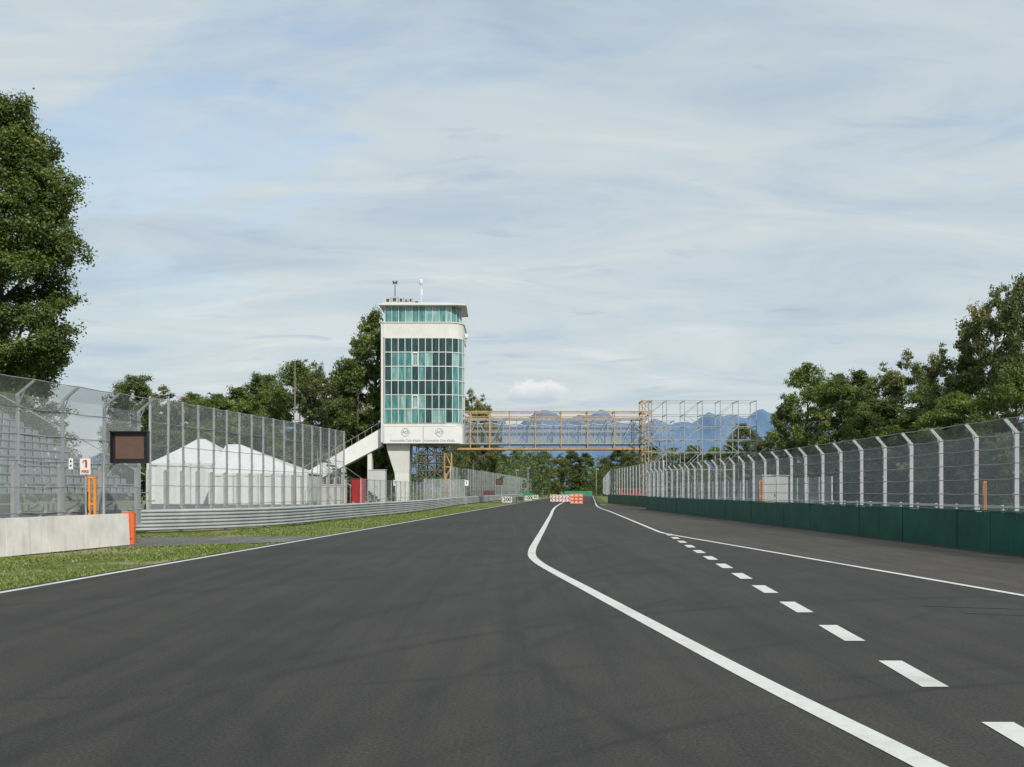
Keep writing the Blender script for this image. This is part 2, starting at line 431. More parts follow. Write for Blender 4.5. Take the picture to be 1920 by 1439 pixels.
big=treeproto(11,22.9,[(.0,.5),(.12,2.8),(.25,3.4),(.34,3.0),(.43,4.5),(.50,4.0),(.58,4.1),(.68,4.5),(.82,3.7),(.92,2.5),(1,.9)],290,1.0,210000,.085,M_leafA,.12,.10)
plant(big,gx(-3,55),55,.97,.955,.6,'very tall dense green tree with rounded top behind grandstand')
plant(big,gx(-135,60),60,1.05,.84,2.6,'very tall dense green tree beside a grandstand')
pA=treeproto(21,10,[(0,.8),(.1,2.2),(.3,2.9),(.5,3.1),(.7,2.7),(.88,1.8),(1,.6)],150,.62,56000,.072,M_leafA,.05,.3)
pB=treeproto(22,10,[(0,.6),(.1,1.7),(.3,2.2),(.5,2.4),(.7,2.0),(.88,1.3),(1,.3)],120,.56,48000,.072,M_leafB,.05,.32)
pC=treeproto(23,10,[(0,.8),(.1,2.2),(.3,2.9),(.5,3.1),(.7,2.8),(.86,1.9),(1,.5)],105,.58,44000,.072,M_leafC,.05,.42)
pD=treeproto(24,10,[(0,.8),(.08,2.2),(.25,2.9),(.5,3.2),(.72,2.6),(.9,1.5),(1,.4)],140,.62,52000,.072,M_leafB,.04,.3)
def tr(pr,u,vtop,halfpx,Y,rz,lab,g=None):
    ht=gz(vtop,Y); r={id(pA):2.9,id(pB):2.2,id(pC):2.9,id(pD):3.0}[id(pr)]
    plant(pr,gx(u,Y),Y,halfpx*1.06*Y/F/r,ht/10,rz,lab,g)
gl='trees behind the pit buildings'
tr(pA,250,705,60,170,0,'dark round-topped tree beyond white marquees',gl)
tr(pC,318,726,66,160,1,'olive green tree beyond white marquees',gl)
tr(pB,362,740,58,162,1.6,'light green tree beyond white marquees',gl)
tr(pD,405,738,66,150,2,'light green tree behind track fence',gl)
tr(pB,448,728,60,150,3,'light green tree behind track fence',gl)
tr(pA,495,704,64,152,4,'full green tree behind track fence',gl)
tr(pD,560,676,72,145,5,'leafy green tree beside a utility pole',gl)
tr(pC,606,684,54,140,2.2,'olive green tree behind track fence',gl)
tr(pB,672,640,52,138,1.2,'bright green tree beside white tower',gl)
tr(pB,703,585,58,142,4.1,'tall bright green tree rising behind white tower',gl)
tr(pA,640,704,60,150,.7,'full green tree behind external stairway',gl)
tr(pC,886,732,40,175,.4,'olive tree behind the footbridge',gl)
tr(pA,908,775,34,185,2.4,'green tree behind the footbridge',gl)
gr='trees behind the pit wall fence'
tr(pD,1512,680,58,120,0.3,'dense green tree beside scaffold stand',gr)
tr(pC,1475,745,36,122,2.3,'small olive tree beside scaffold stand',gr)
tr(pD,1570,700,62,115,1.3,'broad green tree behind fence',gr)
tr(pB,1612,696,52,112,2.3,'light green tree behind fence',gr)
tr(pC,1692,664,66,105,3.3,'olive tree with thin crown behind fence',gr)
tr(pD,1745,715,60,100,.9,'green tree behind fence',gr)
tr(pC,1800,630,66,92,4.3,'ragged olive tree behind fence',gr)
tr(pC,1862,538,84,88,5.3,'tall ragged olive tree behind fence',gr)
tr(pD,1900,680,85,75,5.,'green tree behind fence',gr)
tr(pC,1950,484,84,80,.1,'tallest olive tree behind fence',gr)
tr(pA,1645,748,76,95,5.9,'dark green tree behind fence',gr)
tr(pD,1795,735,82,82,2.9,'green tree behind fence',gr)
tr(pA,1710,765,70,90,.9,'dark green tree behind fence',gr)
tr(pA,1395,795,32,190,2,'small distant green tree behind scaffolding',gr)
tr(pC,1440,812,36,180,3,'small distant olive tree behind scaffolding',gr)
gf='distant trees lining the straight'
for i,(u,v,h_,Y) in enumerate([(858,846,24,330),(885,850,24,340),(912,846,26,350),(940,852,24,360),(966,846,26,360),(995,850,26,370),(1022,846,24,370),(1048,851,24,380),(1072,846,26,390),(1098,850,24,390),(1160,842,26,330),(1135,858,20,340),(1190,836,26,300),(1225,838,28,280),(1262,840,30,260),(1300,836,32,250),(1340,838,32,240),(1375,836,30,230)]):
    tr([pA,pD,pC,pA,pB][i%5],u,v,h_,Y,i*1.7,'distant green tree lining the straight',gf)
def band(name,P,hgt,wid,n_c,nl,cr,leaf,m,seed,label):
    r=random.Random(seed); C=[];R=[];T=[]
    for _ in range(n_c):
        k=r.randrange(len(P)-1); t=r.random(); a=P[k];c=P[k+1]
        x=a[0]*(1-t)+c[0]*t+r.uniform(-wid,wid); y=a[1]*(1-t)+c[1]*t+r.uniform(-wid,wid)
        z=r.random()**.8*hgt*(.75+.25*math.sin(x*.4)+.1*math.sin(x*1.3))
        C.append((x,y,max(.3,z))); R.append(cr*r.uniform(.6,1.4)); T.append(min(1,max(0,r.gauss(.4,.18))))
    me=leafmesh(name,C,R,T,nl,leaf,seed,m)
    o=bpy.data.objects.new(name,me); COL.objects.link(o); o['kind']='stuff'; tag(o,label,'woodland'); return o
band('woodland',[(-95,175),(-40,180),(-18,190),(5,260),(-10,420),(22,400),(60,420)],12,5,460,80000,2.3,.22,M_leafF,5,'dense dark green woodland mass behind the circuit')
band('woodland',[(24,330),(40,250),(50,170),(52,130),(70,110),(110,90)],10,5,460,80000,2.1,.2,M_leafA,6,'dark undergrowth and woodland behind pit area')
band('hedge',[(30,118),(46,92),(62,72),(85,62)],4.6,1.6,320,70000,.95,.11,M_leafA,8,'dark green hedge along the paddock edge')
band('hedge',[(-80,165),(-50,168),(-30,165),(-18,160)],11,2.5,360,80000,1.7,.17,M_leafA,9,'dark green hedge behind white marquees')

def verge():
    r=np.random.RandomState(5); n=80000
    gpts=[(16,-14),(25.6,-12.2),(31.3,-11.3),(38,-14),(45.7,-10.6),(58,-9.3),(76,-7.3),(128,-5.2)]
    gy=[p[0] for p in gpts]; gxx=[p[1] for p in gpts]
    Y=16+ (r.rand(n)**1.9)*90
    t=r.rand(n); xl=np.interp(Y,gy,gxx); xr=trackL(Y)-.14-.14*r.rand(n)
    X=xl*(1-t)+xr*t
    path=(Y>np.interp(X,[-12,-10.9,-6.95],[30.6,30.4,33.6]))&(Y<np.interp(X,[-12.7,-6.6],[36.6,37.6]))
    dirt=(np.sin(X*1.1+Y*.5)+np.sin(Y*.9-X*.7)+.5*np.sin(X*3.1)+.4*np.sin(Y*3.3+X))>.3
    keep=~path&(~dirt|(r.rand(n)<.12)); X=X[keep];Y=Y[keep];n=len(X)
    s=(.008+.010*r.rand(n))*(1+Y/40)
    h=(.02+.035*r.rand(n))
    a=r.rand(n)*6.28; dx=np.cos(a)*s;dy=np.sin(a)*s; lx=r.normal(size=n)*.025;ly=r.normal(size=n)*.025
    z0=np.full(n,-.03)
    V=np.stack([np.stack([X-dx,Y-dy,z0],1),np.stack([X+dx,Y+dy,z0],1),np.stack([X+lx+dx*.3,Y+ly+dy*.3,z0+h],1),np.stack([X+lx-dx*.3,Y+ly-dy*.3,z0+h],1)],1).reshape(-1,3)
    me=rawmesh('grass',V,np.clip(.5+.28*r.normal(size=n),0,1),n,M_blade)
    o=bpy.data.objects.new('grass',me); COL.objects.link(o); o['kind']='stuff'; tag(o,'short mown green grass on the track verge','grass')
verge()

# ---------------------------------------------------------------- barriers
def wall_blocks(name,P,h,t,blk,mt,label,cat,toe=.0,cap=None):
    org=(P[0][0],P[0][1],0)
    a=Vector(P[0]);c=Vector(P[1]);L=(c-a).length;d=(c-a)/L; n=max(1,int(L/blk))
    nrm=Vector((-d.y,d.x))
    root=thing(name,org,label,cat)
    for k in range(n):
        b=B()
        s=k*blk; e=(k+1)*blk-.02 if k<n-1 else L
        o_=rnd.uniform(-.012,.012)
        p=a+d*s+nrm*o_;q=a+d*e+nrm*o_; j=rnd.uniform(-.012,.012)
        pts=[]
        for z,w in ((0,t/2+toe),(h+j,t/2)):
            for pt,sg in ((p,-1),(q,-1),(q,1),(p,1)):
                v=pt+nrm*sg*w; pts.append((v.x,v.y,z))
        b.hexa(pts)
        b.obj('wall_panel',mt,root,org)
    if cap:
        b=B(); b.beam((a.x,a.y,h+.03),(c.x,c.y,h+.03),t*.8,.035); b.obj('coping',cap,root,org)
    return root
M_green2=mat('green_coping',(.03,.12,.09),.5)
wall_blocks('pit_wall',[(12.83,18),(11.58,91.4)],1.03,.24,2.0,M_green,'long dark green painted concrete pit wall in panels','wall',0,M_green2)
wall_blocks('pit_wall',[(13.25,95),(12.7,140)],1.03,.24,2.0,M_green,'dark green barrier wall continuing past the gap','wall',0,M_green2)
wall_blocks('concrete_wall',[(-13.75,18),(-11.45,31.5)],.92,.26,4.0,M_conc,'pale weathered concrete barrier beside grass verge','wall',.05)
b=B(); b.box((-11.36,31.62,.47),(.36,.16,.94)); b.box((-11.36,31.62,.96),(.30,.12,.03)); b.box((-11.36,31.52,.2),(.28,.03,.03))
tag(b.obj('barrier_end_panel',M_orange,org=(-11.36,31.62,0)),'orange end panel capping the concrete barrier','barrier')

def guardrail(P,label,nb=3,h0=.06,pitch=.275):
    org=(P[0][0],P[0][1],0); root=thing('guardrail',org,label,'guardrail')
    Q=catmull(P,6); b=B()
    prof=[]
    for k in range(nb):
        z=h0+k*pitch
        prof+=[(0,z),(.10,z+.045),(.10,z+.085),(.0,z+.135),(.10,z+.18),(.10,z+.22),(.0,z+.262)]
    rows=[]
    for i,p in enumerate(Q):
        d=(Q[min(i+1,len(Q)-1)]-Q[max(i-1,0)]).normalized(); n=Vector((d.y,-d.x))
        rows.append([(p.x+n.x*o,p.y+n.y*o,z) for o,z in prof])
    for r0,r1 in zip(rows[:-1],rows[1:]):
        for k in range(len(prof)-1): b.quad([r0[k],r1[k],r1[k+1],r0[k+1]])
    b.obj('rail',M_rail,root,org)
    pb=B(); pb.box((0,0,.46),(.1,.12,.92)); pb.box((0,0,.94),(.12,.14,.02)); post=None
    acc=0;last=Q[0]; k=0
    for i in range(1,len(Q)):
        acc+=(Q[i]-last).length; last=Q[i]
        if acc>1.9 and k<90:
            acc=0;k+=1
            d=(Q[i]-Q[i-1]).normalized(); n=Vector((-d.y,d.x)); p=Q[i]+n*.09
            loc=(p.x-org[0],p.y-org[1],0); rz=math.atan2(d.y,d.x)
            if post is None:
                post=pb.obj('post',M_galvd,root,local=True,org=(0,0,0)); post.location=loc; post.rotation_euler=(0,0,rz)
            else: copy(post,root,loc,rz)
guardrail([(-20,37.2),(-14.3,40),(-10.6,46),(-9.2,58),(-7.3,76),(-6.0,104)],'long triple-height galvanised steel guardrail beside verge')
guardrail([(-6.6,100),(-5.1,128),(-1.5,178),(5.5,270)],'galvanised steel guardrail continuing down the straight')

# ---------------------------------------------------------------- fences
def fence(P,hv,arm,z0,spacing,net,label,postw=.09,conc=0.,side=1,rails=(),postmat=None,name='fence',arrh=.42):
    org=(P[0][0],P[0][1],0); root=thing(name,org,label,'fence')
    pm=postmat or M_postw
    pts=[]
    seg=[(Vector(a),Vector(c)) for a,c in zip(P[:-1],P[1:])]
    for a,c in seg:
        L=(c-a).length;d=(c-a)/L;n=max(1,round(L/spacing))
        for k in range(n): pts.append((a+d*L*k/n,d))
    pts.append((seg[-1][1],(seg[-1][1]-seg[-1][0]).normalized()))
    def post(h):
        pb=B(); pb.box((0,0,(z0+h)/2),(postw*.6,postw,h-z0)); pb.box((0,0,z0+.02),(postw*2,postw*2,.03))
        for zz in (z0+.5,(z0+h)/2,h-.4): pb.box((0,-side*postw*.55,zz),(postw*.95,.03,.06))
        if arm: 
            pb.beam((0,0,h-.02),(0,-side*arm,h+arrh),postw*.55,postw*.8); pb.beam((0,0,h-.35),(0,-side*arm*.45,h+arrh*.42),postw*.3)
        return pb
    po=None;cp=None
    for k,(p,d) in enumerate(pts[:100]):
        loc=(p.x-org[0],p.y-org[1],0);rz=math.atan2(d.y,d.x)+rnd.uniform(-.02,.02)
        if po is None:
            po=post(hv).obj('post',pm,root,local=True); po.location=loc;po.rotation_euler=(0,0,rz)
        else: 
            q=copy(po,root,loc,rz); q.rotation_euler=(rnd.uniform(-.008,.008),rnd.uniform(-.008,.008),rz)
        if conc:
            loc2=(loc[0]-d.y*.10*side,loc[1]+d.x*.10*side,0)
            if cp is None:
                pb=B(); pb.box((0,0,(z0+conc)/2),(.10,.10,conc-z0)); pb.box((0,0,conc+.015),(.08,.06,.03)); cp=pb.obj('concrete_post',M_concp,root,local=True); cp.location=loc2;cp.rotation_euler=(0,0,rz)
            else: copy(cp,root,loc2,rz)
    b=B();U=0
    for (p,d),(q,_) in zip(pts[:-1],pts[1:]):
        L=(q-p).length; n=Vector((d.y,-d.x))*side; off=n*postw*.6
        pa=p+off;qa=q+off; sag=.045*rnd.random()
        mid=(pa+qa)/2; mm=mid+n*rnd.uniform(-.07,.07)
        for (s,e,us,ue) in ((pa,mm,U,U+L/2),(mm,qa,U+L/2,U+L)):
            b.quad([(s.x,s.y,z0),(e.x,e.y,z0),(e.x,e.y,hv-(sag if e is mm else 0)),(s.x,s.y,hv-(sag if s is mm else 0))],0,[(us,z0),(ue,z0),(ue,hv),(us,hv)])
            if arm:
                t=n*arm; aa=math.hypot(arm,arrh)
                b.quad([(s.x,s.y,hv-(sag if s is mm else 0)),(e.x,e.y,hv-(sag if e is mm else 0)),(e.x+t.x,e.y+t.y,hv+arrh-(3*sag if e is mm else 0)),(s.x+t.x,s.y+t.y,hv+arrh-(3*sag if s is mm else 0))],0,[(us,hv),(ue,hv),(ue,hv+aa),(us,hv+aa)])
        U+=L
    b.obj('netting',net,root,org)
    for z in rails:
        b=B()
        for (p,d),(q,_) in zip(pts[:-1],pts[1:]):
            n=Vector((d.y,-d.x))*side*(postw*.6)
            if z>hv: n=n+Vector((d.y,-d.x))*side*arm; zz=hv+arrh
            else: zz=z
            m3=((p.x+q.x)/2+n.x,(p.y+q.y)/2+n.y,zz-.02)
            b.tube([(p.x+n.x,p.y+n.y,zz),m3,(q.x+n.x,q.y+n.y,zz)],.013,5)
        b.obj('tension_cable',M_galvd,root,org)
    return root
fence([(12.98,18),(11.73,91)],3.1,.30,1.0,2.27,M_netr,'tall steel mesh debris fence with cranked tops above green wall',.11,side=-1,rails=(1.15,1.5,1.9,2.3,2.7,3.05,3.3),name='debris_fence',arrh=.32)
fence([(13.5,95),(12.9,140),(20.5,240)],4.3,.0,.9,2.6,M_netf,'tall steel mesh fence beyond the footbridge',.1,side=-1,rails=(2.,3.,4.2),name='debris_fence')
fence([(-14.9,18),(-11.95,34.2)],4.15,.5,.5,2.0,M_netd,'tall steel debris fence with cranked top behind concrete barrier',.085,conc=2.3,side=1,rails=(1.0,1.7,2.4,3.1,3.8,4.5),name='debris_fence',postmat=M_postg,arrh=.36)
fence([(-14.25,42),(-10.5,66.5)],5.3,0,.3,1.5,M_net,'tall straight steel mesh fence behind guardrail',.085,conc=2.4,side=1,rails=(1.,1.8,2.6,3.4,4.3,5.25),name='debris_fence',postmat=M_postg)
fence([(-10.2,72),(-8.6,112)],2.4,0,.3,2.6,M_netl,'lower steel mesh fence beside the control tower',.07,side=1,rails=(1.,2.35),name='debris_fence',postmat=M_postg)
fence([(-7.4,128),(-2.5,180),(5,275)],4.5,0,.3,2.6,M_netf,'tall steel mesh fence lining the far straight',.1,side=1,rails=(1.5,3,4.45),name='debris_fence')
fence([(18,60),(19,120)],2.4,0,.1,2.6,M_netf,'low paddock fence behind pit wall',.07,side=-1,rails=(1.2,2.35),name='site_fence')
fence([(-9.8,119),(-5.4,122)],2.9,0,.1,1.1,M_netd,'dense mesh site fence below the footbridge',.08,side=1,rails=(.4,1.5,2.85),name='site_fence')

# ---------------------------------------------------------------- tower
TY=130.
xL=gx(719,TY); xR=gx(868,TY); RR=2.1
org=((xL+xR)/2,TY+4.5,0)
tower=thing('control_tower',org,'tall white race control tower with teal glass curtain wall','tower')
def foot(o=0.,back=8.5):
    pts=[(xL-o,TY-o)]
    pts.append((xR-RR,TY-o))
    for k in range(1,9):
        t=math.pi/2*k/8; pts.append((xR-RR+(RR+o)*math.sin(t),TY+RR-(RR+o)*math.cos(t)))
    pts+=[(xR+o,TY+back+o),(xL-o,TY+back+o)]
    return pts
zb0,zb1=gz(832,TY),gz(800,TY); zg0,zg1=gz(794,TY),gz(634,TY); zu0,zu1=gz(604,TY),gz(574,TY)
b=B()
b.prism(foot(-.12),zb1,zg1+.1)
b.prism(foot(.02),zg1+.05,zu0-.12); b.prism(foot(.12),zu0-.11,zu0); b.prism(foot(-.5),zu0+.01,zu1)
b.prism(foot(.06),zb1+.01,zg0-.05)
b.box((xL-.16,TY+4.2,(zb0+zu0)/2),(.30,8.3,zu0-zb0-.3))
b.obj('wall',M_white,tower,org)
b=B(); b.prism(foot(.05),zb0,zb1-.02); b.obj('underside_band',M_white,tower,org)
b=B(); b.prism([(xL-.58,TY-.3),(xR-.6,TY-.3),(xR+.25,TY-.1),(xR+.42,TY+.6),(xR+.3,TY+8.8),(xL-.58,TY+8.8)],zu1+.06,zu1+.26); b.prism(foot(.1),zu1+.27,zu1+.38); b.prism(foot(-.1),zu1-.02,zu1+.05); b.obj('roof',M_white,tower,org)
def along(s,o=0.):
    flat=(xR-RR)-xL
    if s<=flat: return (xL+s,TY-o),(0,-1)
    q=(s-flat)/RR
    if q<=math.pi/2: return (xR-RR+(RR+o)*math.sin(q),TY+RR-(RR+o)*math.cos(q)),(math.sin(q),-math.cos(q))
    e=s-flat-RR*math.pi/2
    return (xR+o,TY+RR+e),(1,0)
flat=(xR-RR)-xL; arc=RR*math.pi/2
cols=[.15+(flat-.15)*k/9 for k in range(10)]+[flat+arc*k/4 for k in range(1,5)]+[flat+arc+.9]
rows=[zg0+(zg1-zg0)*k/6 for k in range(7)]
fr=B()
for s in cols:
    p,n=along(s,.03); fr.beam((p[0],p[1],zg0),(p[0],p[1],zg1),.085,.10)
    p,n=along(s,-.36); fr.beam((p[0],p[1],zu0+.02),(p[0],p[1],zu1),.07,.08)
for z in rows+[zg0+.02]:
    for s0,s1 in zip(cols[:-1],cols[1:]):
        p,_=along(s0,.03);q,_=along(s1,.03); fr.beam((p[0],p[1],z),(q[0],q[1],z),.09,.10)
fr.obj('window_frame',M_frame,tower,org)
gr_=random.Random(4)
for r_ in range(6):
    z0,z1=rows[r_],rows[r_+1]
    for c_ in range(14):
        pw=B(); s0,s1=cols[c_]+.05,cols[c_+1]-.05
        p,_=along(s0,-.02);q,_=along(s1,-.02); tj=gr_.uniform(-.012,.012)
        pw.quad([(p[0],p[1]+tj,z0+.05),(q[0],q[1]-tj,z0+.05),(q[0],q[1]-tj,z1-.05),(p[0],p[1]+tj,z1-.05)])
        x=gr_.random()
        if r_==5: mt=G_dark if x<.95 else G_teal
        elif r_==2: mt=G_dark if x<.85 else G_teal
        elif 6<=c_<=9: mt=G_dark if x<.5 else (G_teal if x<.8 else G_lite)
        else: mt=G_teal if x<.65 else (G_lite if x<.88 else G_dark)
        if c_==4 and r_ in (1,4): mt=G_lite
        pw.obj('window',mt,tower,org)
for c_ in range(14):
    pw=B(); s0,s1=cols[c_]+.04,cols[c_+1]-.04
    p,_=along(s0,-.40);q,_=along(s1,-.40)
    pw.quad([(p[0],p[1],zu0+.02),(q[0],q[1],zu0+.02),(q[0],q[1],zu1),(p[0],p[1],zu1)])
    pw.obj('window',G_teal if c_ in(0,1,2,4,5,8,10,11,12) else G_lite,tower,org)
for (c_,r_) in ((4,1),(4,4)):
    b=B()
    x0,x1=xL+cols[c_]+.1,xL+cols[c_+1]-.1; z0,z1=rows[r_]+.1,rows[r_+1]-.1
    for p,q in (((x0,z0),(x1,z0)),((x1,z0),(x1,z1)),((x1,z1),(x0,z1)),((x0,z1),(x0,z0))): b.beam((p[0],TY-.09,p[1]),(q[0],TY-.09,q[1]),.09)
    b.obj('casement_frame',M_whitep,tower,org)
for k in range(2):
    b=B(); xa=xL+.1+k*4.78; b.box((xa+2.36,TY-.13,(zb0+zb1)/2),(4.72,.1,zb1-zb0-.05))
    b.obj('sign_panel',M_whitep,tower,org)
for k in range(2):
    cx=gx(760+k*64,TY)
    b=B()
    rr=.50
    f=lambda a:(cx+rr*math.copysign(abs(math.cos(a))**1.35,math.cos(a)),TY-.195,zb1-.72+rr*math.copysign(abs(math.sin(a))**1.35,math.sin(a)))
    for j in range(24): b.beam(f(2*math.pi*j/24),f(2*math.pi*(j+1)/24),.055,.03)
    b.obj('emblem',M_logo,tower,org)
    textmesh('lettering','ACI',.46,M_logo,tower,(cx-org[0],TY-.19-org[1],zb1-.72),bold=.008)
    textmesh('lettering',"Automobile Club d'Italia",.38,M_logo,tower,(cx-org[0],TY-.19-org[1],zb0+.34),bold=.003)
def loft(b,secs,mi=0):
    for (a,c) in zip(secs[:-1],secs[1:]):
        (x0,x1,y0,y1,z),(X0,X1,Y0,Y1,Z)=a,c
        b.hexa([(x0,y0,z),(x1,y0,z),(x1,y1,z),(x0,y1,z),(X0,Y0,Z),(X1,Y0,Z),(X1,Y1,Z),(X0,Y1,Z)],mi)
b=B(); y0=TY+.8
loft(b,[(gx(741,TY),gx(765,TY),y0+.4,y0+3.4,0),(gx(738,TY),gx(765,TY),y0+.4,y0+3.4,gz(888,TY)),(gx(724,TY),gx(767,TY),y0,y0+4,gz(842,TY)),(gx(723,TY),gx(767,TY),y0,y0+4,zb0-.01)])
b.obj('column',M_white,tower,org)
zr=zu1+.38
for u0,u1,h in ((720,731,.75),(732,744,.9),(746,755,.8),(757,763,.65),(765,772,.75),(774,786,.35)):
    b=B()
    xa,xb=gx(u0,TY),gx(u1,TY); b.box(((xa+xb)/2,TY+1.4,zr+h/2+.1),(xb-xa,.9,h)); b.box(((xa+xb)/2,TY+1.4,zr+.05),((xb-xa)*.8,.7,.1))
    b.box(((xa+xb)/2,TY+.93,zr+h/2+.1),((xb-xa)*.5,.04,h*.45),mi=1)
    b.obj('ventilation_unit',[M_galv,M_dark],tower,org)
b=B(); x=gx(739,TY); b.tube([(x,TY+1,zr),(x,TY+1,gz(528,TY))],.05,6); b.box((x,TY+1,gz(527,TY)),(.45,.14,.12)); b.tube([(x-.18,TY+1,gz(530,TY)),(x-.22,TY+1,gz(524,TY))],.09,8); b.tube([(x+.18,TY+1,gz(530,TY)),(x+.22,TY+1,gz(524,TY))],.09,8)
b.tube([(x,TY+1,zr+1.),(x-.4,TY+1,zr)],.025,5)
b.obj('anemometer_mast',M_dark,tower,org)
b=B(); x=gx(788,TY); b.tube([(x,TY+1,zr),(x,TY+1,gz(530,TY))],.06,6); b.tube([(x,TY+1,gz(532,TY)),(x,TY+1,gz(528,TY)),(x,TY+1,gz(523,TY)),(x,TY+1,gz(521,TY))],[.12,.24,.24,.1],10)
b.box((x+.12,TY+1,gz(545,TY)),(.2,.1,.8))
b.obj('antenna_mast',M_whitep,tower,org)
b=B(); x=gx(873,TY); zc=gz(622,TY)
b.beam((xR,TY+2.2,zc),(x,TY+2.2,zc),.08); b.tube([(x,TY+2.2,zc),(x,TY+2.2,zc-.25),(x,TY+2.2,zc-.5),(x,TY+2.2,zc-.65)],[.1,.22,.2,.05],10)
b.obj('security_camera',M_whitep,tower,org)

org=(gx(580,TY),TY+2,0)
st=thing('stairway',org,'long inclined white external stairway leading up to tower','stairway')
xb,xt=gx(562,TY),xL-.35; zbm,ztp=gz(902,TY),gz(819,TY)
for yy in (TY+1.2,TY+3.2):
    b=B()
    b.hexa([(xb,yy-.06,zbm-.9),(xt,yy-.06,ztp-1.1),(xt,yy+.06,ztp-1.1),(xb,yy+.06,zbm-.9),(xb,yy-.06,zbm+.75),(xt,yy-.06,ztp+1.15),(xt,yy+.06,ztp+1.15),(xb,yy+.06,zbm+.75)])
    b.obj('side_panel',M_whitep,st,org)
b=B(); n=34
for k in range(n):
    t=k/n; b.box((xb+(xt-xb)*(t+.5/n),TY+2.2,zbm-.5+(ztp-zbm)*t),((xt-xb)/n*1.02,1.85,.22))
b.obj('steps',M_concp,st,org)
b=B()
for k in range(12):
    t=(k+.5)/12; x=xb+(xt-xb)*t; z=zbm+.75+(ztp+1.15-zbm-.75)*t; b.beam((x,TY+1.2,z),(x,TY+1.2,z+.8),.025)
for dz in (.8,): b.beam((xb,TY+1.2,zbm+.75+dz),(xt,TY+1.2,ztp+1.15+dz),.03)
b.obj('handrail',M_galv,st,org)
for u,ww in ((598,.4),(640,.45),(690,.5)):
    b=B()
    x=gx(u,TY); t=(x-xb)/(xt-xb); zt=zbm-.95+(ztp-1.1-zbm+.9)*t; b.box((x,TY+2.2,zt/2),(ww,1.6,zt))
    b.obj('pier',M_white,st,org)

# ---------------------------------------------------------------- scaffolds & bridge
def scaffold(name,x0,x1,y0,y1,z0,levels,nx,label,cat,m,w=.07,ny=1,deck=(),mdeck=None,group=None,skip=1):
    org=((x0+x1)/2,(y0+y1)/2,0); root=thing(name,org,label,cat,group)
    X=[x0+(x1-x0)*k/nx for k in range(nx+1)];Y=[y0+(y1-y0)*k/ny for k in range(ny+1)]; top=levels[-1]
    for x in X:
        for y in Y:
            b=B(); b.beam((x,y,z0),(x,y,top+.1),w); b.obj('upright',m,root,org)
    b=B()
    for z in levels:
        for y in Y: b.beam((x0-.1,y,z),(x1+.1,y,z),w*.8)
        for x in X: b.beam((x,y0-.1,z),(x,y1+.1,z),w*.8)
    b.obj('ledger',m,root,org)
    zz=[z0]+list(levels)
    for y in Y:
        for i in range(0,nx,skip):
            b=B()
            for j in range(len(zz)-1):
                f=(i+j)%2; b.beam((X[i+f],y,zz[j]),(X[i+1-f],y,zz[j+1]),w*.7)
            b.obj('brace',m,root,org)
    for z in deck:
        b=B(); b.box(((x0+x1)/2,(y0+y1)/2,z+.08),(x1-x0-.1,y1-y0-.1,.05))
        b.obj('deck',mdeck or M_galvd,root,org)
    return root
BY=131.5; bx0,bx1=gx(871,BY),gx(1213,BY); org=((bx0+bx1)/2,BY+1.2,0)
zlo,zhi=gz(842,BY),gz(772,BY); zs0,zs1=gz(832,BY),gz(786,BY)
br=thing('footbridge',org,'steel truss footbridge with ochre frame spanning the track','footbridge')
b=B(); bw=2.6
px=[gx(u,BY) for u in (882,918,955,1004,1052,1102,1152,1204)]
for y in (BY,BY+bw):
    b.beam((bx0,y,zhi),(bx1+.2,y,zhi),.13); b.beam((gx(846,BY) if y==BY else bx0,y,zlo),(bx1+.2,y,zlo),.20,.22)
    b.beam((bx0,y,zhi-.62),(bx1,y,zhi-.62),.08)
    for x in px: b.beam((x,y,zlo),(x,y,zhi),.13)
for x in px:
    b.beam((x,BY,zhi-.001),(x,BY+bw,zhi-.001),.12); b.beam((x,BY,zlo),(x,BY+bw,zlo),.12)
b.obj('ochre_frame',M_tan,br,org)
b=B()
for y in (BY+.16,BY+bw-.16):
    for z in (zs0,zs1): b.beam((bx0,y,z),(bx1,y,z),.17)
    b.beam((bx0,y,(zs0+zs1)/2),(bx1,y,(zs0+zs1)/2),.06)
    X=[bx0+(bx1-bx0)*k/14 for k in range(15)]
    for k in range(14):
        b.beam((X[k],y,zs0),(X[k],y,zs1),.07)
        f=k%2; b.beam((X[k+f],y,zs0),(X[k+1-f],y,zs1),.08)
for k in range(14): b.beam((X[k],BY+.16,zs0),(X[k+1],BY+bw-.16,zs0),.06); b.beam((X[k],BY+.16,zs1),(X[k],BY+bw-.16,zs1),.06)
b.obj('truss',M_galvd,br,org)
b=B(); b.box(((bx0+bx1)/2,BY+bw/2,zs0-.12),(bx1-bx0,bw-.5,.1)); b.obj('deck',M_galvd,br,org)
b=B()
y=BY+bw-.4
sg=lambda x:zs1-.08-.9*4*((x-bx0)/(bx1-bx0))*(1-(x-bx0)/(bx1-bx0))*.5-.25*abs(math.sin((x-bx0)/(bx1-bx0)*math.pi*7))
P=[]
nn_=42
for j in range(nn_):
    xa,xc=bx0+(bx1-bx0)*j/nn_,bx0+(bx1-bx0)*(j+1)/nn_
    b.quad([(xa,y,zs0),(xc,y,zs0),(xc,y,sg(xc)),(xa,y,sg(xa))],0,[(xa,zs0),(xc,zs0),(xc,sg(xc)),(xa,sg(xa))]); P.append((xa,y,sg(xa)))
b.obj('netting',M_netb,br,org)
b=B(); b.tube(P+[(bx1,y,sg(bx1))],.06,5); b.obj('net_cable',M_galv,br,org)
scaffold('bridge_support',gx(1204,BY),gx(1220,BY)+.1,BY-.1,BY+2.8,0,[1.6,3.2,4.8,6.4,8.,9.6,11.2,gz(752,BY)],1,'slender ochre steel support tower for footbridge','support tower',M_tan,.14)
